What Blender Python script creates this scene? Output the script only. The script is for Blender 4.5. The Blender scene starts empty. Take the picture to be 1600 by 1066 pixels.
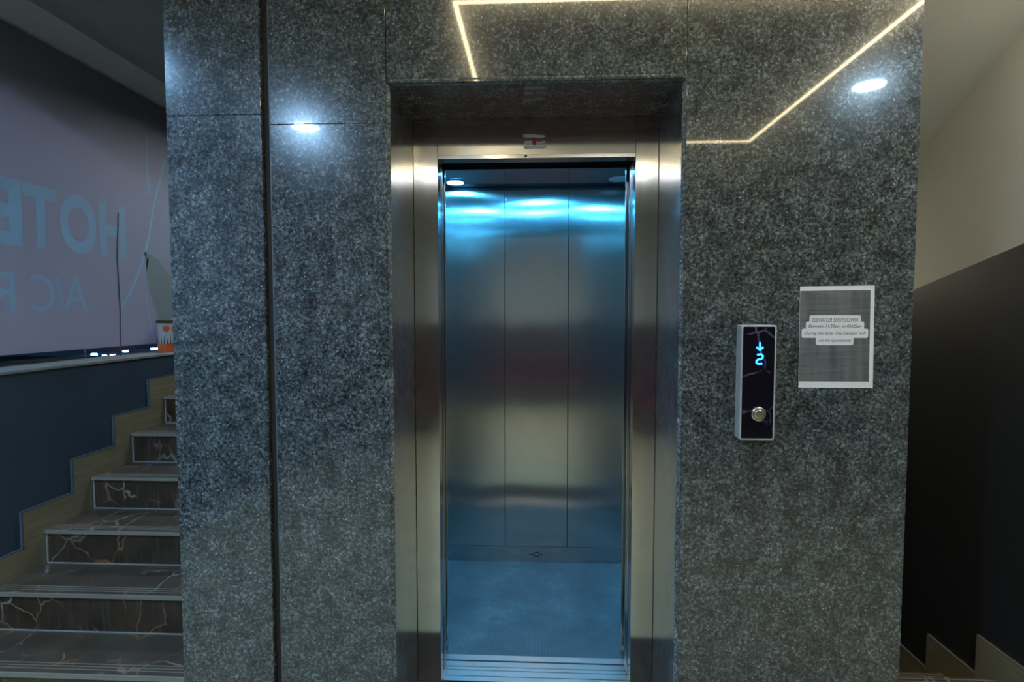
import bpy, bmesh, math, random
from mathutils import Vector, Matrix
random.seed(7)
S = bpy.context.scene
COL = S.collection
CZ = 1.40                                   # eye height
FZ = -0.10                                  # top of the lobby floor

# ------------------------------------------------------------------ camera, world, exposure
cam_d = bpy.data.cameras.new('camera'); cam = bpy.data.objects.new('camera', cam_d); COL.objects.link(cam)
cam_d.sensor_width = 36.0; cam_d.lens = 860.77 / 1600 * 36.0; cam_d.clip_start = 0.02; cam_d.clip_end = 200
YAW, PITCH = 0.0456628, 0.0522249
cam.location = (0, 0, CZ); cam.rotation_euler = (math.pi/2 - PITCH, 0, YAW)
S.camera = cam
W = bpy.data.worlds.new('night'); S.world = W; W.use_nodes = True
W.node_tree.nodes['Background'].inputs[0].default_value = (0.012, 0.03, 0.07, 1)
W.node_tree.nodes['Background'].inputs[1].default_value = 0.30
S.view_settings.view_transform = 'Standard'; S.view_settings.look = 'None'
S.view_settings.gamma = 1.0; S.view_settings.use_curve_mapping = False
S.view_settings.exposure = 0.62
WARM = (1.0, 0.83, 0.50, 1); COOL = (0.50, 0.78, 1.0, 1); CARBLUE = (0.06, 0.46, 1.0, 1)
LED_E, SPOT_E, SPOT_L, CAR_E, FILL_PANEL_E = 19.0, 120.0, 480.0, 175.0, 9.0
# added area light below the opening, backlighting the outside of the banner
fl = bpy.data.lights.new('banner_backlight', 'AREA'); fl.shape = 'RECTANGLE'; fl.size = 0.5; fl.size_y = 0.3; fl.energy = 560; fl.color = (0.60, 0.76, 1.0)
flo = bpy.data.objects.new('banner_backlight', fl); COL.objects.link(flo); flo.location = (-6.0, 1.6, -1.2)
flo.rotation_euler = (Vector((-2.5, 2.7, 1.7)) - Vector((-6.0, 1.6, -1.2))).to_track_quat('-Z', 'Y').to_euler()

# ------------------------------------------------------------------ material helpers
def newmat(name):
    m = bpy.data.materials.new(name); m.use_nodes = True
    nt = m.node_tree; b = nt.nodes['Principled BSDF']
    return m, nt, b
def plain(name, col, rough=0.5, metal=0.0, spec=0.5, emit=None, es=0.0):
    m, nt, b = newmat(name)
    b.inputs['Base Color'].default_value = (*col, 1); b.inputs['Roughness'].default_value = rough
    b.inputs['Metallic'].default_value = metal; b.inputs['Specular IOR Level'].default_value = spec
    if emit: b.inputs['Emission Color'].default_value = emit; b.inputs['Emission Strength'].default_value = es
    return m
def N(nt, t, **kw):
    n = nt.nodes.new(t)
    for k, v in kw.items(): setattr(n, k, v)
    return n
def ramp(nt, src, stops, interp='LINEAR'):
    r = N(nt, 'ShaderNodeValToRGB'); r.color_ramp.interpolation = interp
    e = r.color_ramp.elements
    while len(e) < len(stops): e.new(0.5)
    for i, (p, c) in enumerate(stops): e[i].position = p; e[i].color = (*c, 1) if len(c) == 3 else c
    nt.links.new(src, r.inputs[0]); return r.outputs[0]
def noise(nt, vec, scale, detail=3, rough=0.5, dist=0.0):
    n = N(nt, 'ShaderNodeTexNoise'); n.inputs['Scale'].default_value = scale
    n.inputs['Detail'].default_value = detail; n.inputs['Roughness'].default_value = rough
    n.inputs['Distortion'].default_value = dist; nt.links.new(vec, n.inputs['Vector']); return n
def mapping(nt, scale=(1,1,1), rot=(0,0,0), loc=(0,0,0)):
    t = N(nt, 'ShaderNodeNewGeometry'); mp = N(nt, 'ShaderNodeMapping')
    mp.inputs['Scale'].default_value = scale; mp.inputs['Rotation'].default_value = rot; mp.inputs['Location'].default_value = loc
    nt.links.new(t.outputs['Position'], mp.inputs['Vector']); return mp.outputs[0]
def mix(nt, fac, a, b, mode='MIX'):
    m = N(nt, 'ShaderNodeMix', data_type='RGBA', blend_type=mode)
    for i, v in ((0, fac), (6, a), (7, b)):
        if isinstance(v, (int, float)): m.inputs[i].default_value = v
        elif isinstance(v, tuple): m.inputs[i].default_value = (*v, 1)
        else: nt.links.new(v, m.inputs[i])
    return m.outputs[2]

def granite(name, rough=0.20, coat=1.0, gain=1.0, crough=0.035):
    m, nt, b = newmat(name); v = mapping(nt)
    big = noise(nt, v, 15, 5, 0.65)                        # mottled clouds, about 3-5 cm
    mid = noise(nt, v, 95, 4, 0.7, 0.8)                 # crystals of about a centimetre
    c1 = ramp(nt, mid.outputs[0], [(0.36, (0.016*gain, 0.022*gain, 0.025*gain)), (0.50, (0.066*gain, 0.080*gain, 0.086*gain)), (0.66, (0.235*gain, 0.265*gain, 0.265*gain))])
    c2 = ramp(nt, big.outputs[0], [(0.34, (0.36, 0.37, 0.39)), (0.64, (1.22, 1.22, 1.22))])
    c = mix(nt, 1.0, c1, c2, 'MULTIPLY')
    vo = N(nt, 'ShaderNodeTexVoronoi'); vo.inputs['Scale'].default_value = 95; nt.links.new(v, vo.inputs['Vector'])
    sep = N(nt, 'ShaderNodeSeparateColor'); nt.links.new(vo.outputs['Color'], sep.inputs[0])
    sp = ramp(nt, vo.outputs['Distance'], [(0.10, (1,1,1)), (0.34, (0,0,0))])
    pick = ramp(nt, sep.outputs[0], [(0.76, (0,0,0)), (0.90, (1,1,1))])
    f = mix(nt, 1.0, sp, pick, 'MULTIPLY')
    c = mix(nt, f, c, (0.42*gain, 0.45*gain, 0.42*gain))
    dk = ramp(nt, sep.outputs[1], [(0.82, (0,0,0)), (0.90, (1,1,1))])
    f2 = mix(nt, 1.0, sp, dk, 'MULTIPLY')
    c = mix(nt, f2, c, (0.010, 0.013, 0.013))
    gn = noise(nt, v, 9, 2)                               # faint olive patches
    c = mix(nt, ramp(nt, gn.outputs[0], [(0.5, (0,0,0)), (0.75, (0.35,0.35,0.35))]), c, mix(nt, 1.0, c, (1.0, 0.95, 0.72), 'MULTIPLY'))
    nt.links.new(c, b.inputs['Base Color'])
    b.inputs['Roughness'].default_value = rough
    b.inputs['Coat Weight'].default_value = coat; b.inputs['Coat Roughness'].default_value = crough
    return m
G_POL = granite('polished granite')
G_EDGE = granite('sawn granite edge', 0.6, 0.0, 1.7)
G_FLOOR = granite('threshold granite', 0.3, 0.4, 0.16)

def brushed(name, col, rough, aniso, wav=0.0, dirt=0.0):
    m, nt, b = newmat(name)
    g = N(nt, 'ShaderNodeNewGeometry'); cr = N(nt, 'ShaderNodeVectorMath', operation='CROSS_PRODUCT')
    nt.links.new(g.outputs['Normal'], cr.inputs[0]); cr.inputs[1].default_value = (0, 0.001, 1)
    nt.links.new(cr.outputs[0], b.inputs['Tangent'])
    b.inputs['Metallic'].default_value = 1.0; b.inputs['Anisotropic'].default_value = aniso
    b.inputs['Base Color'].default_value = (*col, 1)
    v = mapping(nt, (220, 220, 1.5)); h = noise(nt, v, 1.0, 2)
    rr = N(nt, 'ShaderNodeMapRange'); nt.links.new(h.outputs[0], rr.inputs[0])
    rr.inputs[3].default_value = rough*0.85; rr.inputs[4].default_value = rough*1.15
    out = rr.outputs[0]
    if dirt:
        v3 = mapping(nt, (1, 1, 1)); d = noise(nt, v3, 9, 6, 0.7, 1.5)
        dd = ramp(nt, d.outputs[0], [(0.45, (0,0,0)), (0.75, (1,1,1))])
        ad = N(nt, 'ShaderNodeMath', operation='MULTIPLY_ADD'); nt.links.new(dd, ad.inputs[0]); ad.inputs[1].default_value = dirt
        nt.links.new(out, ad.inputs[2]); out = ad.outputs[0]
    nt.links.new(out, b.inputs['Roughness'])
    if wav:
        v2 = mapping(nt, (1.0, 1.0, 0.5)); wn = noise(nt, v2, 2.6, 1.0)
        bp = N(nt, 'ShaderNodeBump'); bp.inputs['Strength'].default_value = 1.0; bp.inputs['Distance'].default_value = wav
        nt.links.new(wn.outputs[0], bp.inputs['Height']); nt.links.new(bp.outputs[0], b.inputs['Normal'])
    return m
STEEL = brushed('brushed steel', (0.62, 0.60, 0.56), 0.15, 1.0)
STEEL_CAR = brushed('brushed car steel', (0.62, 0.61, 0.58), 0.185, 1.0, wav=0.006, dirt=0.0)
STEEL_CAR.node_tree.nodes['Principled BSDF'].inputs['Metallic'].default_value = 0.99
STEEL_MIR = brushed('smooth steel', (0.55, 0.55, 0.54), 0.12, 0.3)
STEEL_DARK = plain('dark steel', (0.05, 0.052, 0.055), 0.4, 0.9)
ALU = plain('worn aluminium sill', (0.62, 0.63, 0.62), 0.38, 1.0)

def marble(name, base, base2, rough, vein=1.0, streak=False):
    m, nt, b = newmat(name); v = mapping(nt)
    w = noise(nt, v, 2.5, 4, 0.6)
    wv = N(nt, 'ShaderNodeVectorMath', operation='MULTIPLY_ADD'); nt.links.new(w.outputs['Color'], wv.inputs[0])
    wv.inputs[1].default_value = (0.30, 0.30, 0.30); nt.links.new(v, wv.inputs[2])
    mp = N(nt, 'ShaderNodeMapping'); mp.inputs['Scale'].default_value = (1.5, 0.75, 1.1); mp.inputs['Rotation'].default_value = (0.3, 0.2, -0.6)
    nt.links.new(wv.outputs[0], mp.inputs['Vector'])
    vo = N(nt, 'ShaderNodeTexVoronoi', feature='DISTANCE_TO_EDGE'); vo.inputs['Scale'].default_value = 5.0; nt.links.new(mp.outputs[0], vo.inputs['Vector'])
    ln = ramp(nt, vo.outputs['Distance'], [(0.0, (1,1,1)), (0.030, (0,0,0))])
    brk = noise(nt, v, 4.5, 3); bk = ramp(nt, brk.outputs[0], [(0.46, (0,0,0)), (0.60, (vein,)*3)])
    f = mix(nt, 1.0, ln, bk, 'MULTIPLY')
    cl = noise(nt, v, 6, 5, 0.6); bc = ramp(nt, cl.outputs[0], [(0.35, base), (0.7, base2)])
    hue = noise(nt, v, 3.0, 2); vc = ramp(nt, hue.outputs[0], [(0.45, (0.42, 0.37, 0.30)), (0.62, (0.42, 0.17, 0.06))])
    c = mix(nt, f, bc, vc)
    if streak:
        v2 = mapping(nt, (60, 60, 4)); sn = noise(nt, v2, 1.0, 3)
        c = mix(nt, ramp(nt, sn.outputs[0], [(0.5, (0,0,0)), (0.8, (0.30,0.30,0.30))]), c, (0.17, 0.16, 0.17))
    nt.links.new(c, b.inputs['Base Color']); b.inputs['Roughness'].default_value = rough
    b.inputs['Coat Weight'].default_value = 0.4; b.inputs['Coat Roughness'].default_value = 0.12
    return m
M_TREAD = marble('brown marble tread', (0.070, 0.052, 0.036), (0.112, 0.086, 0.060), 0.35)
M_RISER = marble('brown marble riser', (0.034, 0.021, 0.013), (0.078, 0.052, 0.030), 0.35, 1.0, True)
M_GROUT = plain('pale grout', (0.36, 0.34, 0.31), 0.8)
M_NOSE = plain('worn nosing edge', (0.27, 0.25, 0.20), 0.55)

def painted(name, col, var=0.12, rough=0.55, scale=3.0):
    m, nt, b = newmat(name); v = mapping(nt); n = noise(nt, v, scale, 4, 0.6)
    lo = tuple(c*(1-var) for c in col); hi = tuple(c*(1+var) for c in col)
    nt.links.new(ramp(nt, n.outputs[0], [(0.3, lo), (0.7, hi)]), b.inputs['Base Color'])
    b.inputs['Roughness'].default_value = rough
    n2 = noise(nt, v, 120, 2); bp = N(nt, 'ShaderNodeBump'); bp.inputs['Distance'].default_value = 0.001; bp.inputs['Strength'].default_value = 0.3
    nt.links.new(n2.outputs[0], bp.inputs['Height']); nt.links.new(bp.outputs[0], b.inputs['Normal'])
    return m
P_NAVY = painted('navy wall paint', (0.040, 0.066, 0.092), 0.10, 0.6)
P_BLACK = painted('charcoal wall paint', (0.021, 0.023, 0.025), 0.08, 0.55)
P_CREAM = painted('cream wall paint', (0.56, 0.55, 0.49), 0.04, 0.7)
P_CEIL = painted('grey ceiling paint', (0.46, 0.47, 0.45), 0.05, 0.8)
P_CEIL2 = painted('darker ceiling paint', (0.22, 0.23, 0.22), 0.05, 0.8)
P_SOFFIT = painted('stair soffit paint', (0.70, 0.69, 0.64), 0.04, 0.8)
P_MAROON = painted('maroon wall panel', (0.16, 0.045, 0.045), 0.1, 0.5)
P_BROWN = painted('brown timber panel', (0.12, 0.07, 0.05), 0.2, 0.45, 8)

def tile_floor(name):
    m, nt, b = newmat(name); v = mapping(nt)
    br = N(nt, 'ShaderNodeTexBrick'); br.offset = 0; br.inputs['Scale'].default_value = 1.0
    br.inputs['Brick Width'].default_value = 0.6; br.inputs['Row Height'].default_value = 0.6; br.inputs['Mortar Size'].default_value = 0.003
    br.inputs['Color1'].default_value = (0.62, 0.53, 0.33, 1); br.inputs['Color2'].default_value = (0.58, 0.49, 0.30, 1); br.inputs['Mortar'].default_value = (0.25, 0.21, 0.15, 1)
    nt.links.new(v, br.inputs['Vector']); n = noise(nt, v, 5, 5)
    c = mix(nt, 1.0, br.outputs['Color'], ramp(nt, n.outputs[0], [(0.3, (0.85,)*3), (0.7, (1.05,)*3)]), 'MULTIPLY')
    nt.links.new(c, b.inputs['Base Color']); b.inputs['Roughness'].default_value = 0.25; return m
P_TILE = tile_floor('beige floor tile')

def skirt_mat():
    m, nt, b = newmat('timber look skirting tile'); v = mapping(nt, (6, 3, 40)); n = noise(nt, v, 1.0, 4, 0.6)
    v2 = mapping(nt); n2 = noise(nt, v2, 7, 2)
    c = ramp(nt, n.outputs[0], [(0.3, (0.21, 0.18, 0.10)), (0.7, (0.31, 0.275, 0.17))])
    c = mix(nt, ramp(nt, n2.outputs[0], [(0.5, (0,0,0)), (0.8, (0.5,)*3)]), c, (0.25, 0.16, 0.08))
    nt.links.new(c, b.inputs['Base Color']); b.inputs['Roughness'].default_value = 0.5; return m
P_SKIRT = skirt_mat()
P_SKEDGE = plain('skirting edge', (0.10, 0.12, 0.14), 0.6)
P_LEDGE = painted('ledge stone', (0.26, 0.27, 0.25), 0.2, 0.6, 20)

# ------------------------------------------------------------------ geometry helpers (world coordinates; the parent's place is taken off)
def new(): return bmesh.new()
def box(bm, x0, x1, y0, y1, z0, z1, mi=0):
    vs = [bm.verts.new((x, y, z)) for x in (x0, x1) for y in (y0, y1) for z in (z0, z1)]
    for f in ((0,1,3,2),(4,6,7,5),(0,4,5,1),(2,3,7,6),(0,2,6,4),(1,5,7,3)):
        q = bm.faces.new([vs[i] for i in f]); q.material_index = mi
    return vs
def prism(bm, pts, axis, a, b, mi=0):
    """pts: 2D outline; axis 'x' -> pts are (y,z), 'y' -> (x,z), 'z' -> (x,y); extruded a..b"""
    def mk(p, t): return {'x': (t, p[0], p[1]), 'y': (p[0], t, p[1]), 'z': (p[0], p[1], t)}[axis]
    A = [bm.verts.new(mk(p, a)) for p in pts]; B = [bm.verts.new(mk(p, b)) for p in pts]
    fs = [bm.faces.new(A), bm.faces.new(B[::-1])]
    n = len(pts)
    for i in range(n): fs.append(bm.faces.new([A[i], B[i], B[(i+1) % n], A[(i+1) % n]]))
    for f in fs: f.material_index = mi
    return fs
def lathe(bm, prof, n=32, c=(0,0,0), axis='z'):
    """prof: (radius, height) list"""
    rings = []
    for r, h in prof:
        ring = []
        for i in range(n):
            a = 2*math.pi*i/n; u, w = r*math.cos(a), r*math.sin(a)
            p = (u, w, h) if axis == 'z' else (u, -h, w)
            ring.append(bm.verts.new((c[0]+p[0], c[1]+p[1], c[2]+p[2])))
        rings.append(ring)
    for a, b in zip(rings, rings[1:]):
        for i in range(n): bm.faces.new([a[i], a[(i+1) % n], b[(i+1) % n], b[i]])
    bm.faces.new(rings[0][::-1]); bm.faces.new(rings[-1])
def rrect(x0, x1, z0, z1, r, n=5):
    pts = []
    for cx, cz, a0 in ((x1-r, z1-r, 0), (x0+r, z1-r, 90), (x0+r, z0+r, 180), (x1-r, z0+r, 270)):
        for i in range(n+1):
            a = math.radians(a0 + 90*i/n); pts.append((cx+r*math.cos(a), cz+r*math.sin(a)))
    return pts
def ribbon(bm, pts, w, axis, a, b):
    """flat stroke of width w through 2D pts"""
    P = [Vector(p) for p in pts]; L = []; R_ = []
    for i, p in enumerate(P):
        t = (P[min(i+1, len(P)-1)] - P[max(i-1, 0)]).normalized(); nrm = Vector((-t.y, t.x))
        ww = w[i] if isinstance(w, (list, tuple)) else w
        L.append(p + nrm*ww/2); R_.append(p - nrm*ww/2)
    def mk(p, t): return {'x': (t, p[0], p[1]), 'y': (p[0], t, p[1]), 'z': (p[0], p[1], t)}[axis]
    prism(bm, L + R_[::-1], axis, a, b)
def bez(p0, p1, p2, n=14):
    return [tuple((1-t)**2*a + 2*t*(1-t)*b + t*t*c for a, b, c in zip(p0, p1, p2)) for t in (i/n for i in range(n+1))]
def wloc(o):
    v = Vector((0, 0, 0))
    while o: v += o.location; o = o.parent
    return v
def obj(name, bm, mats, parent=None, bevel=0.0, smooth=False, loc=None):
    bmesh.ops.remove_doubles(bm, verts=bm.verts, dist=1e-6) if smooth else None
    bmesh.ops.recalc_face_normals(bm, faces=bm.faces)
    off = wloc(parent) if parent else Vector((0, 0, 0))
    if loc is not None: off = off + (Vector(loc) - off)
    bmesh.ops.translate(bm, verts=bm.verts, vec=-off)
    me = bpy.data.meshes.new(name); bm.to_mesh(me); bm.free()
    for m in (mats if isinstance(mats, (list, tuple)) else [mats]): me.materials.append(m)
    if smooth:
        for p in me.polygons: p.use_smooth = True
    o = bpy.data.objects.new(name, me); COL.objects.link(o)
    if loc is not None: o.location = Vector(loc) - (wloc(parent) if parent else Vector((0,0,0)))
    if parent: o.parent = parent
    if bevel:
        b = o.modifiers.new('bevel', 'BEVEL'); b.width = bevel; b.segments = 2; b.limit_method = 'ANGLE'
    return o
def thing(name, label, cat, loc, group=None):
    o = bpy.data.objects.new(name, None); COL.objects.link(o); o.location = loc; o.empty_display_size = 0.05
    o['label'] = label; o['category'] = cat
    if group: o['group'] = group
    return o
def tag(o, label, cat, group=None):
    o['label'] = label; o['category'] = cat
    if group: o['group'] = group
    return o
def struct(name, bm, mats, label=None, **kw):
    o = obj(name, bm, mats, **kw); o['kind'] = 'structure'
    if label: o['label'] = label
    return o
def textmesh(name, body, mat, size, centre, parent, extrude=0.0004, shear=0.0, width=None, height=None, facing='-y', bold=0.0):
    cu = bpy.data.curves.new(name, 'FONT'); cu.body = body; cu.size = size; cu.extrude = extrude
    cu.align_x = 'CENTER'; cu.align_y = 'CENTER'; cu.shear = shear; cu.offset = bold
    t = bpy.data.objects.new(name + '_tmp', cu); COL.objects.link(t)
    dg = bpy.context.evaluated_depsgraph_get(); dg.update()
    me = bpy.data.meshes.new_from_object(t.evaluated_get(dg)); bpy.data.objects.remove(t)
    xs = [v.co.x for v in me.vertices]; ys = [v.co.y for v in me.vertices]
    cx, cy = (min(xs)+max(xs))/2, (min(ys)+max(ys))/2
    sx = width/(max(xs)-min(xs)) if width else 1.0; sy = height/(max(ys)-min(ys)) if height else (sx if not width else 1.0)
    off = wloc(parent)
    for v in me.vertices:
        u, w, d = (v.co.x-cx)*sx, (v.co.y-cy)*sy, v.co.z
        if facing == '-y': p = (centre[0]+u, centre[1]-d, centre[2]+w)      # read from the south
        else: p = (centre[0]+d, centre[1]-u, centre[2]+w)                    # mirrored when seen from +x
        v.co = Vector(p) - off
    bm_ = bmesh.new(); bm_.from_mesh(me); bmesh.ops.remove_doubles(bm_, verts=bm_.verts, dist=1e-6); bmesh.ops.recalc_face_normals(bm_, faces=bm_.faces); bm_.to_mesh(me); bm_.free()
    me.materials.clear(); me.materials.append(mat)
    o = bpy.data.objects.new(name, me); COL.objects.link(o); o.parent = parent
    return o

# ------------------------------------------------------------------ room shell
XL, XR, YW, ZC = -2.34, 1.77, 1.80, 2.69
YS = 2.142                                    # face of the steel door surround
bm = new(); box(bm, XL-0.2, 3.6, -3.3, 2.10, FZ-0.12, FZ); box(bm, XL-0.2, -1.23, 2.10, 6.0, FZ-0.12, FZ-0.02)
struct('floor', bm, P_TILE, 'beige tiled lobby floor')
bm = new()
prism(bm, [(-1.98, ZC), (3.6, ZC), (3.6, ZC+0.15), (-1.98, ZC+0.15)], 'y', -3.3, 1.66, 1)
prism(bm, [(-1.98, ZC), (-1.215, ZC), (-1.215, ZC+0.15), (-1.98, ZC+0.15)], 'y', 1.66, 6.0)
struct('ceiling', bm, [P_CEIL2, P_SOFFIT], 'flat ceiling over the lobby')
bm = new()                                    # cove along the banner: slope, flat band, shadow groove
prism(bm, [(-2.62, 2.79), (-2.49, 2.775), (-2.235, 2.80), (-2.235, 2.95), (-2.62, 2.95)], 'y', -3.3, 6.0, 0)
prism(bm, [(-2.235, 2.77), (-2.02, 2.77), (-2.02, 2.95), (-2.235, 2.95)], 'y', -3.3, 6.0, 1)
prism(bm, [(-2.02, 2.80), (-1.98, 2.80), (-1.98, 2.95), (-2.02, 2.95)], 'y', -3.3, 6.0, 2)
struct('trim_1', bm, [P_CEIL, P_CEIL2, STEEL_DARK], 'stepped ceiling cove above the banner')
# left half wall with ledge
bm = new(); box(bm, XL-0.24, XL, -3.3, 6.0, -3.6, 1.125)
struct('wall_left', bm, P_NAVY, 'navy painted half wall beside the rising stairs')
bm = new(); box(bm, XL-0.24, XL+0.006, -3.3, 6.0, 1.125, 1.139)
struct('trim_2', bm, P_LEDGE, 'thin stone ledge capping the navy half wall', bevel=0.002)
bm = new(); box(bm, XL-0.24, 2.0, 6.0, 6.15, -3.6, 2.95)
struct('wall_far', bm, P_NAVY)
bm = new(); box(bm, XL-0.24, 3.6, -3.45, -3.3, FZ, 0.75, 1); box(bm, XL-0.24, 3.6, -3.45, -3.3, 0.75, 1.25, 2); box(bm, XL-0.24, 3.6, -3.45, -3.3, 1.25, 2.95, 0)
struct('wall_back', bm, [P_CREAM, P_BROWN, P_BROWN])
# right wall: cream above, charcoal below a sloping paint line
bm = new()
def dz(y): return 1.508 - 0.25*(y - 2.675)
prism(bm, [(1.55, -2.6), (6.0, -2.6), (6.0, dz(6.0)), (1.55, dz(1.55))], 'x', XR, XR+0.2, 1)
prism(bm, [(1.55, dz(1.55)), (6.0, dz(6.0)), (6.0, 2.95), (1.55, 2.95)], 'x', XR, XR+0.2, 0)
box(bm, XR+0.2, 3.6, 1.55, 1.75, FZ, 2.95, 0); box(bm, 3.6, 3.8, -3.3, 1.75, FZ, 2.95, 0)
struct('wall_right', bm, [P_CREAM, P_BLACK], 'cream and charcoal wall beside the descending stairs')
# sloping underside of the next flight up
def sz(y): return 2.149 - 0.544*(y - 2.668)
bm = new(); prism(bm, [(1.67, sz(1.67)), (5.2, sz(5.2)), (5.2, sz(5.2)+0.9), (1.67, ZC+0.9)], 'x', 1.19, XR)
struct('ceiling_stair', bm, P_SOFFIT, 'sloping underside of the upper stair flight')

# ------------------------------------------------------------------ granite lift surround
bm = new()
box(bm, -1.205, -0.62, 1.825, 4.0, FZ, 2.95); box(bm, 0.60, 1.167, 1.825, 4.0, -2.4, 2.95)
box(bm, -0.62, 0.60, 1.825, 2.10, 2.17, 2.95); box(bm, -0.62, -0.505, 1.825, 2.20, FZ, 2.17); box(bm, 0.483, 0.60, 1.825, 2.20, FZ, 2.17)
box(bm, -0.62, 0.60, 3.35, 4.0, FZ, 2.95)
front = struct('wall_front', bm, P_CEIL2, 'speckled granite lift surround')
def slab(x0, x1, y0, y1, z0, z1, bev=0.0015, mat=G_POL):
    bm = new(); box(bm, x0, x1, y0, y1, z0, z1); return obj('granite_slab', bm, mat, front, bevel=bev)
slab(-1.225, -0.905, YW, 1.824, FZ, 2.0465); slab(-1.225, -0.905, YW, 1.824, 2.0475, ZC-0.001)
slab(-0.875, -0.4905, YW, 1.824, FZ, 2.013); slab(-0.875, -0.4905, YW, 1.824, 2.014, ZC-0.001)
bm = new(); box(bm, -0.904, -0.876, 1.8175, 1.8245, FZ, ZC-0.001); obj('recessed_joint', bm, plain('dark joint filler', (0.020, 0.018, 0.014), 0.7), front)
bm = new(); box(bm, -0.8795, -0.8765, 1.8035, 1.8175, FZ, ZC-0.001); obj('joint_bead', bm, plain('grey sealant bead', (0.12, 0.14, 0.14), 0.4), front)
slab(-0.489, 0.468, YW, 1.824, 2.139, ZC-0.001)
slab(0.4695, 1.187, YW, 1.824, FZ, ZC-0.001)
slab(-1.225, -1.206, 1.8245, 4.0, FZ, ZC-0.001); slab(1.168, 1.187, 1.8245, 4.0, -2.4, ZC-0.001)
# reveal linings of the recess (polished) and their pale sawn arrises
bm = new(); box(bm, -0.5045, -0.480, YW+0.012, 2.20, FZ, 2.139); obj('reveal_slab', bm, G_POL, front)
bm = new(); box(bm, 0.459, 0.4825, YW+0.012, 2.20, FZ, 2.139); obj('reveal_slab', bm, G_POL, front)
bm = new(); box(bm, -0.480, 0.459, 1.8245, 2.20, 2.1395, 2.165); obj('soffit_slab', bm, G_POL, front)
bm = new(); prism(bm, [(-0.4903, YW+0.0005), (-0.4800, YW+0.012), (-0.4903, YW+0.0118)], 'z', FZ, 2.139); obj('sawn_edge', bm, G_EDGE, front)
bm = new(); prism(bm, [(0.4693, YW+0.0005), (0.4590, YW+0.012), (0.4693, YW+0.0118)], 'z', FZ, 2.139); obj('sawn_edge', bm, G_EDGE, front)
bm = new(); prism(bm, [(YW-0.0012, 2.1505), (YW-0.0012, 2.146), (YW+0.010, 2.1385), (YW+0.0245, 2.1385), (YW-0.0002, 2.1505)], 'x', -0.4800, 0.4590); obj('sawn_edge', bm, G_EDGE, front)
bm = new(); box(bm, -0.480, 0.459, YW-0.0, YS-0.001, FZ, FZ+0.006); obj('threshold_slab', bm, G_FLOOR, front)

# ------------------------------------------------------------------ steel door surround
fr = thing('lift_door_frame', 'brushed stainless steel frame lining the back of the granite recess', 'door frame', (-0.01, YS, FZ))
bm = new(); box(bm, -0.4795, -0.385, YS, 2.205, FZ, 2.1385); obj('jamb', bm, STEEL, fr, bevel=0.0015)
bm = new(); box(bm, 0.372, 0.4585, YS, 2.205, FZ, 2.1385); obj('jamb', bm, STEEL, fr, bevel=0.0015)
bm = new(); box(bm, -0.3840, 0.3710, YS, 2.160, 2.003, 2.1385); obj('header', bm, STEEL, fr)
bm = new(); box(bm, -0.3840, 0.3710, YS+0.0005, 2.205, 1.990, 2.0025); obj('header_lip', bm, STEEL_MIR, fr)
bm = new(); lathe(bm, [(0.005, 0), (0.005, 0.003), (0.003, 0.0045)], 16, (-0.045, YS, 1.997), 'y'); obj('screw', bm, STEEL_DARK, fr)
mk = thing('forehead_mark_sign', 'three pale painted strokes with a red dab on the steel header', 'painted mark', (-0.012, YS-0.0003, 2.05))
P_ASH = plain('pale ash paint', (0.52, 0.51, 0.49), 0.8); P_RED = plain('red paint', (0.30, 0.02, 0.025), 0.7)
def stroke(pts, w, mat, nm, y=YS-0.0012):
    bm = new(); ribbon(bm, pts, w, 'y', y, y+0.0008); return obj(nm, bm, mat, mk)
stroke([(-0.056, 2.0715), (-0.050, 2.073), (-0.030, 2.0725), (-0.010, 2.071), (0.012, 2.070), (0.026, 2.069), (0.029, 2.068)], [0.004, 0.012, 0.0125, 0.011, 0.0105, 0.009, 0.004], P_ASH, 'stroke')
stroke([(-0.052, 2.0480), (-0.046, 2.048), (-0.030, 2.0485), (-0.012, 2.0485), (0.006, 2.046), (0.022, 2.048), (0.031, 2.050)], [0.005, 0.011, 0.011, 0.009, 0.006, 0.008, 0.003], P_ASH, 'stroke')
stroke([(-0.053, 2.0290), (-0.047, 2.029), (-0.030, 2.0285), (-0.010, 2.0290), (0.012, 2.0290), (0.028, 2.030), (0.033, 2.030)], [0.005, 0.013, 0.012, 0.010, 0.012, 0.012, 0.005], P_ASH, 'stroke')
stroke([(-0.0130, 2.063), (-0.0125, 2.060), (-0.012, 2.052), (-0.013, 2.042), (-0.0135, 2.037)], [0.008, 0.014, 0.017, 0.013, 0.006], P_RED, 'red_dab', YS-0.0022)

# landing doors slid open: only their steel edges show behind each jamb
dl = thing('lift_landing_door', 'open landing door, its steel leaf edges showing inside the left jamb', 'lift door', (-0.42, 2.23, FZ))
bm = new(); box(bm, -0.47, -0.3830, 2.2150, 2.2285, FZ+0.012, 2.12); obj('leaf', bm, STEEL, dl, bevel=0.001)
bm = new(); box(bm, -0.47, -0.3815, 2.2340, 2.2475, FZ+0.012, 2.12); obj('leaf', bm, STEEL_MIR, dl, bevel=0.001)

# sills
si = thing('landing_sill', 'worn aluminium sill with running grooves at the foot of the doorway', 'door sill', (0, 2.20, FZ))
bm = new()
g = [(2.272, 2.240), (2.235, 2.217), (2.212, 2.180), (2.175, 2.147)]
for a, b in g: box(bm, -0.3845, 0.3715, b, a, FZ, FZ+0.008)
box(bm, -0.3845, 0.3715, 2.147, 2.272, FZ, FZ+0.003)
obj('sill_track', bm, ALU, si)
bm = new(); box(bm, -0.3845, -0.3740, 2.15, 2.212, FZ+0.0082, FZ+0.011); obj('guide_stop', bm, ALU, si)

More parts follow.
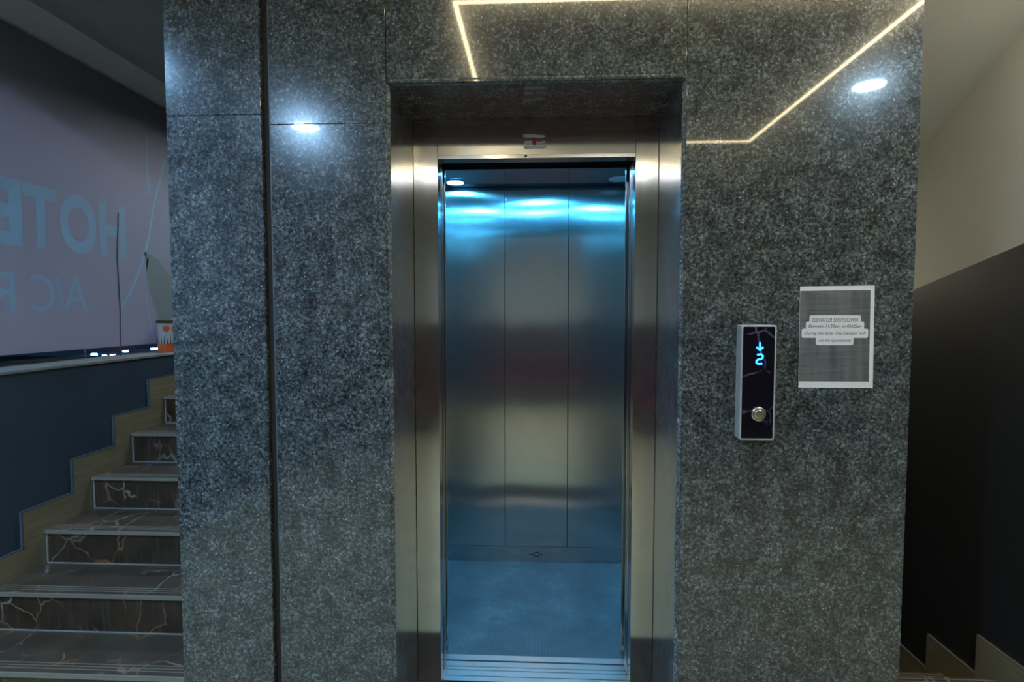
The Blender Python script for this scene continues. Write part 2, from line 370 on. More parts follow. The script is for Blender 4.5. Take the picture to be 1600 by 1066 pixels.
# ------------------------------------------------------------------ lift car
YB, ZK, CX0, CX1, YF = 3.245, -0.006, -0.60, 0.585, 2.350
car = thing('lift_car', 'open steel lift car standing behind the doorway with blue light', 'lift', (-0.01, 2.80, FZ))
for x0, x1 in ((CX0, -0.1912), (-0.1880, 0.1806), (0.1838, CX1)):
    bm = new(); box(bm, x0, x1, YB, YB+0.02, ZK, 2.108); obj('back_panel', bm, STEEL_CAR, car, bevel=0.001)
bm = new(); box(bm, CX0, CX1, YB+0.021, YB+0.03, FZ, 2.14); obj('backing', bm, STEEL_DARK, car)
for x0, x1 in ((CX0-0.02, CX0), (CX1, CX1+0.02)):
    bm = new(); box(bm, x0, x1, YF, YB+0.02, FZ, 2.108); obj('side_panel', bm, STEEL_CAR, car)
bm = new(); box(bm, CX0, CX1, YB-0.004, YB-0.0005, FZ+0.003, ZK); kp = obj('kick_plate', bm, STEEL_MIR, car)
P_INK = plain('dark emblem print', (0.012, 0.018, 0.022), 0.5)
bm = new(); e = YB-0.0052
for x0, x1, z0, z1 in ((-0.015, 0.015, 0.054, 0.059), (-0.015, 0.015, 0.030, 0.035), (-0.040, -0.010, 0.0415, 0.046), (0.010, 0.040, 0.0415, 0.046), (-0.018, -0.014, 0.047, 0.055), (0.014, 0.018, 0.033, 0.041)):
    box(bm, x0, x1, e, e+0.001, z0-0.0975, z1-0.0975)
obj('emblem', bm, P_INK, kp)
for x in (-0.495, 0.484):
    bm = new(); lathe(bm, [(0.004, 0), (0.004, 0.002), (0.002, 0.003)], 12, (x, YB-0.004, -0.0515), 'y'); obj('screw', bm, P_INK, kp)
m, nt, b = newmat('blue embossed vinyl'); v = mapping(nt)
n1 = noise(nt, v, 5, 6, 0.65); c = ramp(nt, n1.outputs[0], [(0.30, (0.075, 0.10, 0.10)), (0.55, (0.125, 0.15, 0.15)), (0.75, (0.22, 0.24, 0.23))])
vo = N(nt, 'ShaderNodeTexVoronoi'); vo.inputs['Scale'].default_value = 70; vo.inputs['Randomness'].default_value = 0.15; nt.links.new(v, vo.inputs['Vector'])
c = mix(nt, 1.0, c, ramp(nt, vo.outputs['Distance'], [(0.2, (1.08,)*3), (0.5, (0.86,)*3)]), 'MULTIPLY')
nt.links.new(c, b.inputs['Base Color']); b.inputs['Roughness'].default_value = 0.5
bp = N(nt, 'ShaderNodeBump'); bp.inputs['Distance'].default_value = 0.001; nt.links.new(vo.outputs['Distance'], bp.inputs['Height']); nt.links.new(bp.outputs[0], b.inputs['Normal'])
VINYL = m
bm = new(); box(bm, CX0, CX1, 2.322, YB-0.0045, FZ-0.01, FZ+0.002); obj('floor_mat', bm, VINYL, car)
bm = new(); box(bm, -0.47, 0.455, 2.284, 2.3210, FZ-0.004, FZ+0.006); obj('car_sill', bm, ALU, car)
ZCC = 2.1275
bm = new(); box(bm, CX0, CX1, YF, YB-0.010, ZCC, ZCC+0.02); cc = obj('ceiling_panel', bm, STEEL_MIR, car)
bm = new(); box(bm, CX0, CX1, YB-0.010, YB+0.021, ZCC+0.005, ZCC+0.02); obj('ceiling_gap', bm, STEEL_DARK, car)
# car front returns and header
bm = new(); box(bm, CX0, -0.3920, YF, YF+0.020, FZ+0.003, 2.126); obj('front_return', bm, STEEL_CAR, car, bevel=0.001)
bm = new(); box(bm, 0.3690, CX1, YF, YF+0.020, FZ+0.003, 2.126); obj('front_return', bm, STEEL_CAR, car, bevel=0.001)
bm = new(); box(bm, -0.3918, 0.3688, YF, YF+0.020, 2.0075, 2.126); obj('front_header', bm, STEEL_DARK, car)
bm = new(); box(bm, -0.3918, 0.3688, YF-0.003, YF+0.020, 2.0010, 2.0070); obj('header_trim', bm, STEEL_MIR, car)
L_CAR = plain('car lamp glow', (1, 1, 1), 0.5, emit=CARBLUE, es=CAR_E)
L_OFF = plain('unlit lamp lens', (0.42, 0.43, 0.42), 0.4)
for x, y, on in ((-0.461, 3.112, 1), (0.445, 3.080, 0), (-0.40, 2.55, 1), (0.42, 2.55, 1), (0.0, 2.43, 1), (0.0, 2.80, 1)):  # both centre lamps are added, for extra streaks on the back wall
    bm = new(); lathe(bm, [(0.052, ZCC-0.004), (0.055, ZCC-0.0005), (0.055, ZCC)], 28, (x, y, 0)); r = obj('downlight_rim', bm, STEEL_MIR if on else L_OFF, car, smooth=False)
    bm = new(); lathe(bm, [(0.044, ZCC-0.0055), (0.046, ZCC-0.0042)], 28, (x, y, 0)); obj('lens', bm, L_CAR if on else L_OFF, r)

# right hand door edge of the car
dr = thing('lift_door_strike', 'narrow steel closing post inside the right jamb', 'door post', (0.40, 2.23, FZ))
bm = new(); box(bm, 0.3690, 0.4485, 2.2150, 2.2285, FZ+0.012, 2.12); obj('post', bm, STEEL, dr, bevel=0.001)
bm = new(); box(bm, 0.3655, 0.4485, 2.2340, 2.2475, FZ+0.012, 2.12); obj('seal_strip', bm, STEEL_MIR, dr, bevel=0.001)

# ------------------------------------------------------------------ call panel
PX0, PX1, PZ0, PZ1, PT = 0.640, 0.7485, 0.996, 1.360, 0.042
cp = thing('lift_call_panel', 'black marbled call panel in a silver rim, blue down arrow and 2', 'call panel', ((PX0+PX1)/2, YW, PZ0))
RIM = plain('satin silver rim', (0.62, 0.66, 0.66), 0.35, 0.4)
yf = YW-PT
bm = new(); prism(bm, rrect(PX0, PX1, PZ0, PZ1, 0.006), 'y', yf, YW-0.0005); obj('housing', bm, RIM, cp, bevel=0.001)
m, nt, b = newmat('black marbled acrylic'); v = mapping(nt)
w = noise(nt, v, 9, 4); wv = N(nt, 'ShaderNodeVectorMath', operation='MULTIPLY_ADD'); nt.links.new(w.outputs['Color'], wv.inputs[0]); wv.inputs[1].default_value = (0.05,)*3; nt.links.new(v, wv.inputs[2])
vo = N(nt, 'ShaderNodeTexVoronoi', feature='DISTANCE_TO_EDGE'); vo.inputs['Scale'].default_value = 9; nt.links.new(wv.outputs[0], vo.inputs['Vector'])
ln = ramp(nt, vo.outputs['Distance'], [(0, (1,1,1)), (0.032, (0,0,0))]); k = ramp(nt, noise(nt, v, 22, 4, 0.7).outputs[0], [(0.42, (0,0,0)), (0.68, (1,1,1))])
nt.links.new(mix(nt, mix(nt, 1.0, ln, k, 'MULTIPLY'), (0.006, 0.006, 0.012), (0.20, 0.18, 0.34)), b.inputs['Base Color']); b.inputs['Roughness'].default_value = 0.08
bm = new(); prism(bm, rrect(PX0+0.0055, PX1-0.0055, PZ0+0.0055, PZ1-0.0055, 0.003), 'y', yf-0.0015, yf-0.0003); fp = obj('face_plate', bm, m, cp)
L_BLUE = plain('blue display segments', (0, 0, 0), 0.5, emit=(0.015, 0.22, 1.0, 1), es=5.0)
dx, sy0 = 0.697, yf-0.0035
bm = new(); ya, yb = sy0, sy0+0.0015
cz2 = 1.253                                    # the 2, seven segment style with round corners
ribbon(bm, [(dx-0.008, cz2+0.014), (dx+0.004, cz2+0.0155), (dx+0.0095, cz2+0.011), (dx+0.0085, cz2+0.0035), (dx+0.003, cz2+0.0), (dx-0.0045, cz2-0.001), (dx-0.0095, cz2-0.005), (dx-0.0095, cz2-0.012), (dx-0.004, cz2-0.0150), (dx+0.008, cz2-0.0145)], 0.0052, 'y', ya, yb)
obj('numeral', bm, L_BLUE, fp)
bm = new(); ca = 1.292
box(bm, dx-0.0022, dx+0.0022, ya, yb, ca-0.010, ca+0.014); ribbon(bm, [(dx-0.010, ca-0.001), (dx, ca-0.011), (dx+0.010, ca-0.001)], 0.0052, 'y', ya, yb)
obj('down_arrow', bm, L_BLUE, fp)
BTN = brushed('button steel', (0.62, 0.58, 0.52), 0.3, 0.0)
bc = (0.6965, yf-0.0015, 1.080)
bm = new(); pts = [(bc[0]+0.0235*math.cos(math.radians(60*i+30)), bc[2]+0.0235*math.sin(math.radians(60*i+30))) for i in range(6)]
lathe(bm, [(0.0225, 0), (0.0225, 0.006), (0.019, 0.008)], 24, bc, 'y'); bt = obj('button_ring', bm, BTN, fp)
bm = new(); lathe(bm, [(0.0145, 0.0081), (0.0145, 0.0100), (0.012, 0.0115), (0.004, 0.0120)], 24, bc, 'y'); obj('push_button', bm, BTN, bt)

# ------------------------------------------------------------------ paper notice
pn = thing('paper_notice', 'white sheet with a grey print and shutdown notice taped beside the call panel', 'notice', (0.95, YW, 1.157))
P_PAPER = plain('white paper', (0.80, 0.83, 0.86), 0.6)
def sheetpt(u, w):       # u,w in 0..1 ; slightly askew sheet
    x0 = 0.8385 + (0.8350-0.8385)*w; x1 = 1.0700 + (1.0655-1.0700)*w
    z0 = 1.158; z1 = 1.4815 + 0.003*u
    return (x0+(x1-x0)*u, z0+(z1-z0)*w)
bm = new(); prism(bm, [sheetpt(0, 0), sheetpt(1, 0), sheetpt(1, 1), sheetpt(0, 1)], 'y', YW-0.0018, YW-0.0006); obj('sheet', bm, P_PAPER, pn)
m, nt, b = newmat('grey photocopy print'); v = mapping(nt, (6, 1, 130)); v2 = mapping(nt, (34, 1, 3))
a1 = noise(nt, v, 1.0, 4, 0.7); a2 = noise(nt, v2, 1.0, 3, 0.6)
c = mix(nt, 0.5, ramp(nt, a1.outputs[0], [(0.3, (0.050, 0.055, 0.060)), (0.7, (0.20, 0.21, 0.22))]), ramp(nt, a2.outputs[0], [(0.3, (0.05, 0.055, 0.06)), (0.7, (0.22, 0.225, 0.23))]))
nt.links.new(c, b.inputs['Base Color']); b.inputs['Roughness'].default_value = 0.6
bm = new(); prism(bm, [sheetpt(0.002, 0.063), sheetpt(0.945, 0.063), sheetpt(0.945, 0.957), sheetpt(0.002, 0.957)], 'y', YW-0.0024, YW-0.0019); obj('printed_area', bm, m, pn)
lines = [("ELEVATOR SHUTDOWN", 0.112, 0.812, 0.647, 0.715), ("Between 11:55pm to 06:05am", 0.075, 0.870, 0.575, 0.655), ("During the time, The Elevator will", 0.022, 0.905, 0.487, 0.590), ("not be operational", 0.215, 0.715, 0.398, 0.510)]
P_TXT = plain('grey ink', (0.11, 0.125, 0.14), 0.7)
lab = new()
cents = [0.668, 0.606, 0.536, 0.465]
hw = [0.345, 0.392, 0.447, 0.253]
cxu = 0.475
for i, (txt, *_r) in enumerate(lines):
    a = sheetpt(cxu-hw[i], cents[i]-0.041); c_ = sheetpt(cxu+hw[i], cents[i]+0.046)
    prism(lab, rrect(a[0], c_[0], a[1], c_[1], 0.006), 'y', YW-0.0031-0.00002*i, YW-0.0025)
obj('white_label', lab, P_PAPER, pn)
for i, (txt, *_r) in enumerate(lines):
    c_ = sheetpt(cxu, cents[i])
    textmesh('lettering', txt, P_TXT, 0.017, (c_[0], YW-0.0034, c_[1]), pn, extrude=0.0001, shear=0.25, width=(hw[i]*2-0.07)*0.231, height=0.0125, bold=0.00012)

# ------------------------------------------------------------------ stairs
def staircase_left():
    t = thing('rising_staircase', 'brown marble stairs climbing away between navy wall and granite surround', 'staircase', (-1.78, 1.9, FZ))
    x0, x1 = XL+0.013, -1.2265
    nose = [1.925, 2.185] + [2.455+0.287*i for i in range(0, 10)]
    tops = [0.040, 0.208] + [0.369+0.168*i for i in range(0, 10)]
    for i, (y, z) in enumerate(zip(nose, tops)):
        zb = tops[i-1] if i else FZ
        yn = nose[i+1] if i+1 < len(nose) else y+0.3
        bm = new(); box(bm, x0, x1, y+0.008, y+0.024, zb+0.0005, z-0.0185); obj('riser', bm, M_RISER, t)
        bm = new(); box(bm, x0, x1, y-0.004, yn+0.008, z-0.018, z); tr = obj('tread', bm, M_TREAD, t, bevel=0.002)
        for q, wd in ((0.028, 0.0035), (0.044, 0.0035), (0.060, 0.0035)):
            bm = new(); box(bm, x0, x1, y+q, y+q+wd, z, z+0.0006); obj('groove_line', bm, M_NOSE, tr)
        bm = new(); box(bm, x0, x1, y-0.0055, y-0.0042, z-0.014, z-0.001); box(bm, x0, x1, y-0.0055, y+0.004, z+0.0002, z+0.0008); obj('nosing_edge', bm, M_NOSE, tr)
        if i:
            bm = new(); box(bm, x0, x1, y+0.0035, y+0.008, zb+0.0002, zb+0.004); box(bm, x0, x0+0.006, y+0.004, y+0.008, zb, z-0.018); obj('grout_line', bm, M_GROUT, tr)
    bm = new()                              # masonry under the flight
    pts = [(nose[0]+0.025, FZ-0.015)]
    for i, (y, z) in enumerate(zip(nose, tops)):
        pts += [(y+0.025, z-0.019), ((nose[i+1] if i+1 < len(nose) else y+0.3)+0.025, z-0.019)]
    pts += [(pts[-1][0], FZ-0.015)]
    prism(bm, pts, 'x', x0, x1); obj('masonry_core', bm, P_CEIL2, t)
staircase_left()
# stepped skirting on the navy wall
def skirt(name, x0, x1, jumps, z_first, end, down, label):
    """jumps: (y, height after) ; outline stepped on top"""
    pts = []; z = z_first; ys = jumps[0][0]
    up = [(jumps[0][0]-0.4, z)]
    for y, z2 in jumps: up += [(y, z), (y, z2)]; z = z2
    up.append((end, z))
    low = [(p[0], p[1]-down) for p in up][::-1]
    return up, low
jl = [(2.350+0.28*i, 0.369+0.122+0.168*i) for i in range(0, 10)]
up = [(1.75, 0.155), (2.09, 0.155), (2.09, 0.325)] + [(2.350, 0.325)]
zz = 0.325
for y, z in jl: up += [(y, zz), (y, z)] if y != 2.350 else [(y, z)]; zz = z
up.append((5.0, zz))
bm = new(); pts = up + [(5.0, FZ), (1.75, FZ)]
prism(bm, pts, 'x', XL+0.0003, XL+0.011)
bl = struct('baseboard_left', bm, P_SKIRT, 'stepped timber look skirting up the navy wall')
bm = new()
for a, b in zip(up, up[1:]):
    if abs(a[1]-b[1]) < 1e-6: box(bm, XL+0.0005, XL+0.0115, a[0]-0.003, b[0], a[1], a[1]+0.005)
    else: box(bm, XL+0.0005, XL+0.0115, a[0]-0.007, a[0], a[1], b[1]+0.005)
obj('skirting_edge', bm, plain('blue grey skirting edge', (0.085, 0.12, 0.15), 0.5), bl)
bm = new()
for y, z in jl: box(bm, XL+0.011, XL+0.0114, y+0.098, y+0.1, z-0.30, z)
obj('joint_line', bm, P_LEDGE, bl)

def staircase_right():
    t = thing('descending_staircase', 'dark marble stairs dropping away beside the charcoal wall', 'staircase', (1.48, 2.1, FZ))
    x0, x1 = 1.1875, XR-0.012
    z, y = 0.0, 2.12
    bm = new(); box(bm, x0, x1, 1.80, y, -0.018, 0.0); tr = obj('tread', bm, M_TREAD, t, bevel=0.002)
    bm = new(); box(bm, x0, x1, 1.81, 2.0, FZ, -0.0185); obj('masonry_core', bm, P_CEIL2, t)
    for q in (-0.012, -0.030, -0.046, -0.062):
        bm = new(); box(bm, x0, x1, y+q-0.0035, y+q, 0, 0.0007); obj('groove_line', bm, M_NOSE, tr)
    for i in range(12):
        zn = z-0.162; yn = y+0.275
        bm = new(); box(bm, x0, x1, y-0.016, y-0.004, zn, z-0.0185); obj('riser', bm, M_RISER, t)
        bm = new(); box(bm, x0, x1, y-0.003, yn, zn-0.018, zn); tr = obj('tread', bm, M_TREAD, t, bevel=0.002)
        for q in (-0.012, -0.030, -0.046, -0.062):
            bm = new(); box(bm, x0, x1, yn+q-0.0035, yn+q, zn, zn+0.0007); obj('groove_line', bm, M_NOSE, tr)
        z, y = zn, yn
staircase_right()
up = [(1.76, 0.108), (2.223, 0.108)]
y, z = 2.223, 0.108
for i in range(11):
    z -= 0.160; up += [(y, z)]; y += 0.273; up += [(y, z)]
bm = new(); prism(bm, up + [(y, -2.3), (1.76, -2.3)], 'x', XR-0.011, XR-0.0003)
br_ = struct('baseboard_right', bm, P_SKIRT, 'stepped skirting going down the charcoal wall')
bm = new()
for a, b in zip(up, up[1:]):
    if abs(a[1]-b[1]) < 1e-6: box(bm, XR-0.0115, XR-0.0005, a[0], b[0], a[1], a[1]+0.004)
obj('skirting_edge', bm, plain('grey skirting edge', (0.17, 0.17, 0.17), 0.5), br_)

# ------------------------------------------------------------------ banner over the opening
XB = -2.50; KB = XB/XL
def bp_(y, z):           # point measured on the wall plane, carried out to the banner plane (z from the eye)
    return (y*KB, CZ + (z - 0.135 - CZ)*KB)
m, nt, b = newmat('vinyl banner back'); v = mapping(nt)
n1 = noise(nt, v, 0.9, 2); nt.links.new(ramp(nt, n1.outputs[0], [(0.35, (0.30, 0.34, 0.38)), (0.65, (0.36, 0.33, 0.37))]), b.inputs['Base Color'])
b.inputs['Roughness'].default_value = 0.6
tl = N(nt, 'ShaderNodeBsdfTranslucent'); tl.inputs[0].default_value = (0.50, 0.46, 0.50, 1); ms = N(nt, 'ShaderNodeMixShader'); ms.inputs[0].default_value = 0.5
nt.links.new(b.outputs[0], ms.inputs[1]); nt.links.new(tl.outputs[0], ms.inputs[2]); nt.links.new(ms.outputs[0], nt.nodes['Material Output'].inputs['Surface'])
VINB = m
ban = thing('vinyl_banner', 'large lavender vinyl banner seen from behind with mirrored HOTEL lettering', 'banner', (XB, 3.0, 1.2))
bm = new(); prism(bm, [(-3.2, 1.21), (5.9, 1.19), (5.9, 2.765), (-3.2, 2.765)], 'x', XB-0.0016, XB); sheet = obj('sheet', bm, VINB, ban)
cutters = []
def through(name, dcol, tcol):
    m, nt, b = newmat(name); b.inputs['Base Color'].default_value = (*dcol, 1); b.inputs['Roughness'].default_value = 0.6
    t = N(nt, 'ShaderNodeBsdfTranslucent'); t.inputs[0].default_value = (*tcol, 1); ms = N(nt, 'ShaderNodeMixShader'); ms.inputs[0].default_value = 0.5
    nt.links.new(b.outputs[0], ms.inputs[1]); nt.links.new(t.outputs[0], ms.inputs[2]); nt.links.new(ms.outputs[0], nt.nodes['Material Output'].inputs['Surface']); return m
LET = through('pale blue show-through print', (0.28, 0.39, 0.45), (0.44, 0.56, 0.63)); LIN = through('pale show-through line', (0.28, 0.40, 0.45), (0.44, 0.60, 0.66))
OLV = through('olive show-through patch', (0.27, 0.31, 0.30), (0.36, 0.40, 0.38))
def letter(ch, y0, y1, z0, z1, bold=0.01):
    (a, za), (c, zb) = bp_(y0, z0), bp_(y1, z1)
    o = textmesh('letter', ch, LET, 0.3, (XB-0.0008, (a+c)/2, (za+zb)/2), ban, extrude=0.0008, width=c-a, height=zb-za, facing='+x', bold=bold); cutters.append(o)
for ch, y0, y1 in (('H', 2.870, 3.060), ('O', 2.625, 2.848), ('T', 2.430, 2.612), ('E', 2.255, 2.425), ('L', 2.06, 2.21)): letter(ch, y0, y1, 1.835, 2.130)
for ch, y0, y1 in (('A', 2.625, 2.775), ('/', 2.585, 2.635), ('C', 2.450, 2.578), ('R', 2.24, 2.375), ('O', 2.07, 2.20)): letter(ch, y0, y1, 1.537, 1.712, 0.0)
def swoosh(p0, p1, p2, w, mat=LIN):
    bm = new(); P = [bp_(*p) for p in bez(p0, p1, p2)]
    ribbon(bm, P, w, 'x', XB-0.0012-0.00001*len(cutters), XB-0.0004); cutters.append(obj('swoosh_line', bm, mat, ban))
swoosh((3.27, 2.75), (3.235, 2.40), (3.268, 2.235), 0.020)
swoosh((3.50, 2.66), (3.33, 2.33), (3.255, 2.02), 0.018)
swoosh((3.255, 2.012), (3.19, 1.78), (3.00, 1.55), 0.020)
swoosh((3.232, 1.86), (3.17, 1.66), (3.27, 1.34), 0.014)
bm = new(); prism(bm, [bp_(*p) for p in ((3.20, 1.90), (3.32, 1.86), (3.46, 1.74), (3.46, 1.52), (3.34, 1.42), (3.25, 1.62))], 'x', XB-0.0012, XB-0.0004); cutters.append(obj('olive_patch', bm, OLV, ban))
# openings in the printed layer where the paler print shows, so light crosses one layer only
for c_ in cutters:
    t_ = bpy.data.objects.new('cut', c_.data.copy()); COL.objects.link(t_); t_.location = ban.location
    bm = new(); bm.from_mesh(t_.data); bmesh.ops.remove_doubles(bm, verts=bm.verts, dist=1e-5)
    for v_ in bm.verts: v_.co.x = 0.01 if v_.co.x > -0.0008 else -0.01
    bm.to_mesh(t_.data); bm.free()
    md = sheet.modifiers.new('cut', 'BOOLEAN'); md.operation = 'DIFFERENCE'; md.solver = 'EXACT'; md.object = t_
    dg = bpy.context.evaluated_depsgraph_get(); dg.update()
    me = bpy.data.meshes.new_from_object(sheet.evaluated_get(dg)); sheet.modifiers.remove(md)
    if len(me.polygons) > 4: sheet.data = me
    bpy.data.objects.remove(t_)
P_CORD = plain('grey cord', (0.07, 0.08, 0.10), 0.6)
bm = new(); ribbon(bm, [bp_(3.005, 2.09), bp_(2.985, 1.85), bp_(2.992, 1.55), bp_(2.975, 1.15)], 0.005, 'x', XB+0.001, XB+0.005)
tag(obj('hanging_cord', bm, P_CORD, loc=(XB, 3.18, 1.5)), 'thin grey cord hanging down the face of the lavender banner', 'cord')
bm = new(); prism(bm, [bp_(-1.0, 3.02), bp_(5.2, 1.905), bp_(5.2, 3.05), bp_(-1.0, 3.05)], 'x', -2.80, -2.62); struct('shade_beam', bm, P_CEIL2, 'unseen sloping beam added outside to shade the top of the banner')  # added so its sloping edge keeps the backlight off the banner's top
# window opening behind the banner
m, nt, b = newmat('window glass'); b.inputs['Base Color'].default_value = (0.8, 0.9, 0.95, 1); b.inputs['Transmission Weight'].default_value = 1.0; b.inputs['Roughness'].default_value = 0.0; b.inputs['IOR'].default_value = 1.45
bm = new(); box(bm, -2.572, -2.566, -3.2, 5.9, 1.14, 2.79); struct('window_1', bm, m, 'dark glass pane behind the banner')

# tub on the ledge
tub = thing('snack_tub', 'small white and orange tub standing on the ledge at the granite edge', 'tub', (-2.415, 3.495, 1.139))
bc3 = (-2.415, 3.495, 1.139)
def prof(bm, p): lathe(bm, p, 28, bc3)
ORG = plain('orange label', (0.72, 0.12, 0.02), 0.4); WHT = plain('white tub plastic', (0.55, 0.53, 0.50), 0.4); LID = plain('dark lid', (0.06, 0.05, 0.03), 0.4); BLU = plain('dark blue print', (0.02, 0.03, 0.10), 0.5)
bm = new(); prof(bm, [(0.053, 0.0), (0.057, 0.004), (0.058, 0.058)]); obj('orange_base', bm, ORG, tub)
bm = new(); prof(bm, [(0.0575, 0.0585), (0.059, 0.190)]); bd = obj('body', bm, WHT, tub)
bm = new(); prof(bm, [(0.063, 0.191), (0.063, 0.207), (0.059, 0.211)]); obj('lid', bm, LID, tub)
for k in range(12):
    a = math.radians(200 + 17*k); h = 0.03 + 0.05*random.random()
    bm = new(); c0, s0 = math.cos(a-0.06), math.sin(a-0.06); c1, s1 = math.cos(a+0.06), math.sin(a+0.06); cm, sm = math.cos(a), math.sin(a)
    vs = [bm.verts.new((bc3[0]+r*c, bc3[1]+r*s, bc3[2]+z)) for r, c, s, z in ((0.0582, c0, s0, 0.0595), (0.0582, c1, s1, 0.0595), (0.0592, cm, sm, 0.0595+h), (0.0598, c0, s0, 0.0595), (0.0598, c1, s1, 0.0595), (0.0608, cm, sm, 0.0595+h))]
    for f in ((0,1,2), (3,5,4), (0,3,4,1), (1,4,5,2), (0,2,5,3)): bm.faces.new([vs[i] for i in f])
    obj('printed_spike', bm, BLU, bd)
for k in range(2):
    a = math.radians(-62 + 48*k)
    bm = new(); lathe(bm, [(0.020, 0.0), (0.020, 0.0012)], 16, (0, 0, 0), 'y')
    bmesh.ops.rotate(bm, verts=bm.verts, cent=(0,0,0), matrix=Matrix.Rotation(a+math.pi/2, 3, 'Z'))
    bmesh.ops.translate(bm, verts=bm.verts, vec=(bc3[0]+0.0590*math.cos(a), bc3[1]+0.0590*math.sin(a), bc3[2]+0.155))
    obj('orange_spot', bm, ORG, bd)

# ------------------------------------------------------------------ street beyond
bm = new(); box(bm, -60, -2.6, -20, 60, -3.8, -3.6)
struct('floor_street', bm, plain('asphalt', (0.03, 0.032, 0.035), 0.8))
cy_, sy_ = math.cos(YAW), math.sin(YAW); cp_, sp_ = math.cos(PITCH), math.sin(PITCH)
def along(px, py, X):
    r = Vector((cy_, sy_, 0)); f = Vector((-sy_*cp_, cy_*cp_, -sp_)); u = r.cross(f)
    v = r*(px-800)/860.77 + u*(533-py)/860.77 + f
    v = v*(X/v.x); return Vector((v.x, v.y, v.z+CZ))
L_ST = plain('street lamp glow', (1, 1, 1), 0.5, emit=(0.30, 0.66, 1.0, 1), es=7.0)
P_POLE = plain('lamp post paint', (0.05, 0.06, 0.07), 0.5)
for (px, py, X, rx, what) in ((137, 543, -13, 0.12, 'tallest lit street lamp left of the cord below the banner'), (147, 554, -10, 0.04, 'small street lamp just right of the tallest one'), (163, 556, -13.5, 0.04, 'faint street lamp low over the ledge'), (176, 555, -12.5, 0.05, 'street lamp low over the ledge beside the cord'), (196, 549, -11, 0.05, 'street lamp right of the cord below the banner'), (241, 545, -12, 0.11, 'bright street lamp beside the orange tub')):
    p = along(px, py, X)
    t = thing('street_lamp', what, 'street lamp', (p.x, p.y, -3.6), 'distant street lamps in the night')
    bm = new(); lathe(bm, [(0.05, -3.6), (0.03, p.z-0.06)], 10, (p.x-0.1, p.y, 0)); obj('post', bm, P_POLE, t)
    bm = new(); box(bm, p.x-0.12, p.x+0.06, p.y-rx, p.y+rx, p.z+0.035, p.z+0.06); hd = obj('lamp_head', bm, P_POLE, t)
    bm = new(); prism(bm, rrect(p.y-rx, p.y+rx, p.z-0.028, p.z+0.027, 0.025), 'x', p.x-0.05, p.x+0.05); obj('lens', bm, L_ST, hd)

# ------------------------------------------------------------------ lobby lamps: some mirrored in granite and steel, others added as fill
L_LED = plain('warm led glow', (1, 1, 1), 0.5, emit=WARM, es=LED_E)
HOUS = plain('white lamp trim', (0.7, 0.7, 0.7), 0.5)
led = thing('ceiling_led_profile', 'rectangular warm light line set into the lobby ceiling', 'ceiling light', (0.63, 0.27, ZC))
X0, X1, Y0, Y1, hw_ = -0.345, 1.595, -0.705, 1.250, 0.0085
for x0, x1, y0, y1 in ((X0-hw_, X1+hw_, Y0-hw_, Y0+hw_), (X0-hw_, X1+hw_, Y1-hw_, Y1+hw_), (X0-hw_, X0+hw_, Y0+hw_, Y1-hw_), (X1-hw_, X1+hw_, Y0+hw_, Y1-hw_)):
    bm = new(); box(bm, x0, x1, y0, y1, ZC-0.006, ZC-0.0005); obj('light_line', bm, L_LED, led)
def downlight(x, y, es, label, col=COOL, r=0.083, ZC=ZC):
    t = thing('ceiling_downlight', label, 'ceiling light', (x, y, ZC))
    bm = new(); n = 36
    prof = [(r, ZC-0.0005), (r, ZC-0.017), (r+0.012, ZC-0.017), (r+0.018, ZC-0.0005)]
    rings = [[bm.verts.new((x+q*math.cos(2*math.pi*i/n), y+q*math.sin(2*math.pi*i/n), z)) for i in range(n)] for q, z in prof]
    for a, b in zip(rings, rings[1:] + rings[:1]):
        for i in range(n): bm.faces.new([a[i], a[(i+1) % n], b[(i+1) % n], b[i]])
    obj('trim_ring', bm, HOUS, t)
    bm = new(); lathe(bm, [(r-0.001, ZC-0.004), (r-0.001, ZC-0.001)], 36, (x, y, 0))
    obj('lens', bm, plain('lamp lens', (1, 1, 1), 0.5, emit=col, es=es), t)
downlight(-1.605, -0.21, SPOT_L, 'round downlight mirrored in the left granite panel', (0.36, 0.64, 1.0, 1))
downlight(1.866, 0.334, SPOT_E, 'round downlight mirrored in the right granite panel')

downlight(-2.127, 0.70, 480.0, 'added blue-white fill downlight in the cove beside the banner', (0.30, 0.60, 1.0, 1), 0.075, 2.77)  # added fill for the left granite, banner and stairs
downlight(1.52, 1.49, 100.0, 'added fill downlight at the right end of the lobby before the sloping soffit', (1.0, 0.96, 0.86, 1), 0.07)  # added fill for the right wall beside the descending stairs
def panel(x, y):  # unseen panels added as fill light and as a streak in the steel
    t = thing('fill_panel_light', 'added white fill panel in the lobby ceiling behind the light line, ' + ('left' if x < 0 else 'right') + ' one of the pair', 'ceiling light', (x, y, ZC), 'added fill panels in the lobby ceiling')
    bm = new(); box(bm, x-0.31, x+0.31, y-0.20, y+0.20, ZC-0.012, ZC-0.0005); f = obj('frame', bm, HOUS, t)
    bm = new(); box(bm, x-0.29, x+0.29, y-0.18, y+0.18, ZC-0.0135, ZC-0.0125); obj('diffuser', bm, plain('fill panel glow', (1, 1, 1), 0.5, emit=(0.88, 0.94, 1.0, 1), es=FILL_PANEL_E), t)
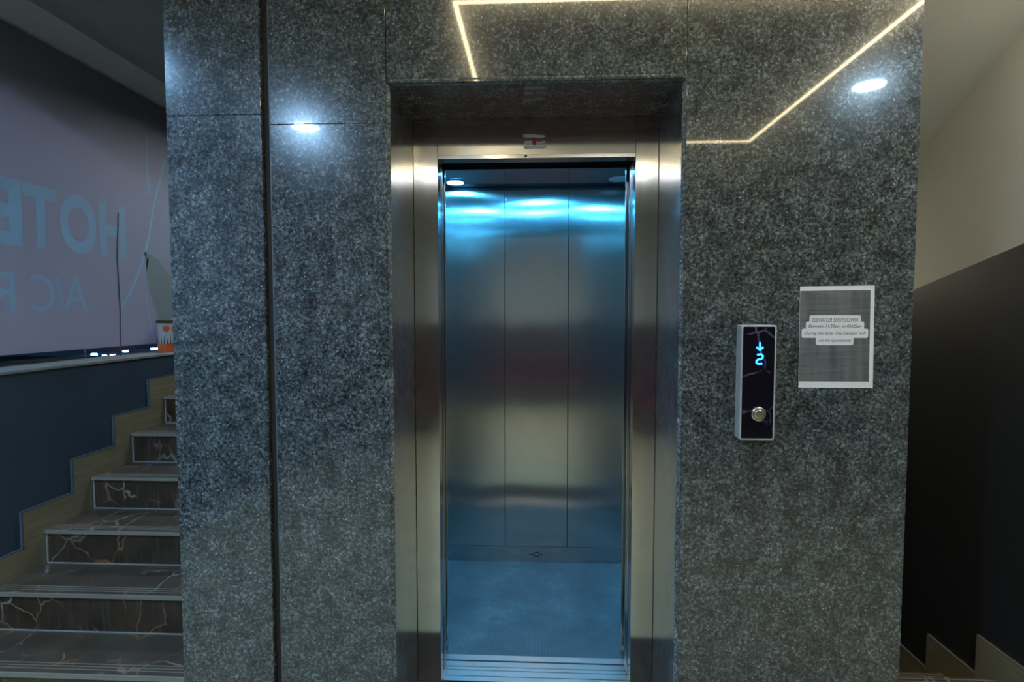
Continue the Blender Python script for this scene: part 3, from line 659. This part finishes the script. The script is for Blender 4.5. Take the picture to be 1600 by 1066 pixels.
panel(-0.60, -0.93); panel(0.60, -0.93)
downlight(-1.70, 3.75, 130.0, 'added fill downlight over the rising stairs, hidden behind the granite', (0.85, 0.93, 1.0, 1))  # added fill to brighten the rising stairs
# bulkhead lamp under the sloping soffit, past the corner of the granite
t = thing('stair_lamp', 'round lamp under the sloping soffit over the descending stairs', 'ceiling light', (1.46, 3.45, sz(3.45)))
bm = new(); lathe(bm, [(0.10, -0.012), (0.115, 0.0), (0.10, 0.012), (0.08, 0.045)], 28); bmesh.ops.rotate(bm, verts=bm.verts, cent=(0,0,0), matrix=Matrix.Rotation(math.pi - math.atan(0.544), 3, 'X')); bmesh.ops.translate(bm, verts=bm.verts, vec=(1.46, 3.45, sz(3.45)-0.016)); obj('dome', bm, plain('lamp dome', (1, 1, 1), 0.4, emit=(1.0, 0.90, 0.68, 1), es=13.0), t)
# unseen sofa behind the camera, added for the steel to mirror
so = thing('maroon_sofa', 'low maroon sofa added unseen at the back wall for the steel to mirror', 'sofa', (0, -2.7, FZ))
MAR = painted('maroon upholstery', (0.16, 0.035, 0.035), 0.1, 0.7)
bm = new(); box(bm, -1.0, 1.1, -3.15, -2.35, FZ+0.08, FZ+0.30); obj('base', bm, P_BROWN, so, bevel=0.02)
for x0 in (-0.80, 0.06):
    bm = new(); box(bm, x0, x0+0.84, -2.95, -2.33, FZ+0.305, FZ+0.45); obj('seat_cushion', bm, MAR, so, bevel=0.04)
    bm = new(); box(bm, x0, x0+0.84, -3.14, -2.96, FZ+0.455, FZ+0.85); obj('back_cushion', bm, MAR, so, bevel=0.05)
for x0 in (-1.0, 0.91):
    bm = new(); box(bm, x0, x0+0.19, -3.15, -2.35, FZ+0.305, FZ+0.62); obj('armrest', bm, MAR, so, bevel=0.04)
for x, y in ((-0.95, -3.1), (1.05, -3.1), (-0.95, -2.4), (1.05, -2.4)):
    bm = new(); lathe(bm, [(0.02, FZ), (0.025, FZ+0.079)], 12, (x, y, 0)); obj('foot', bm, P_BROWN, so)
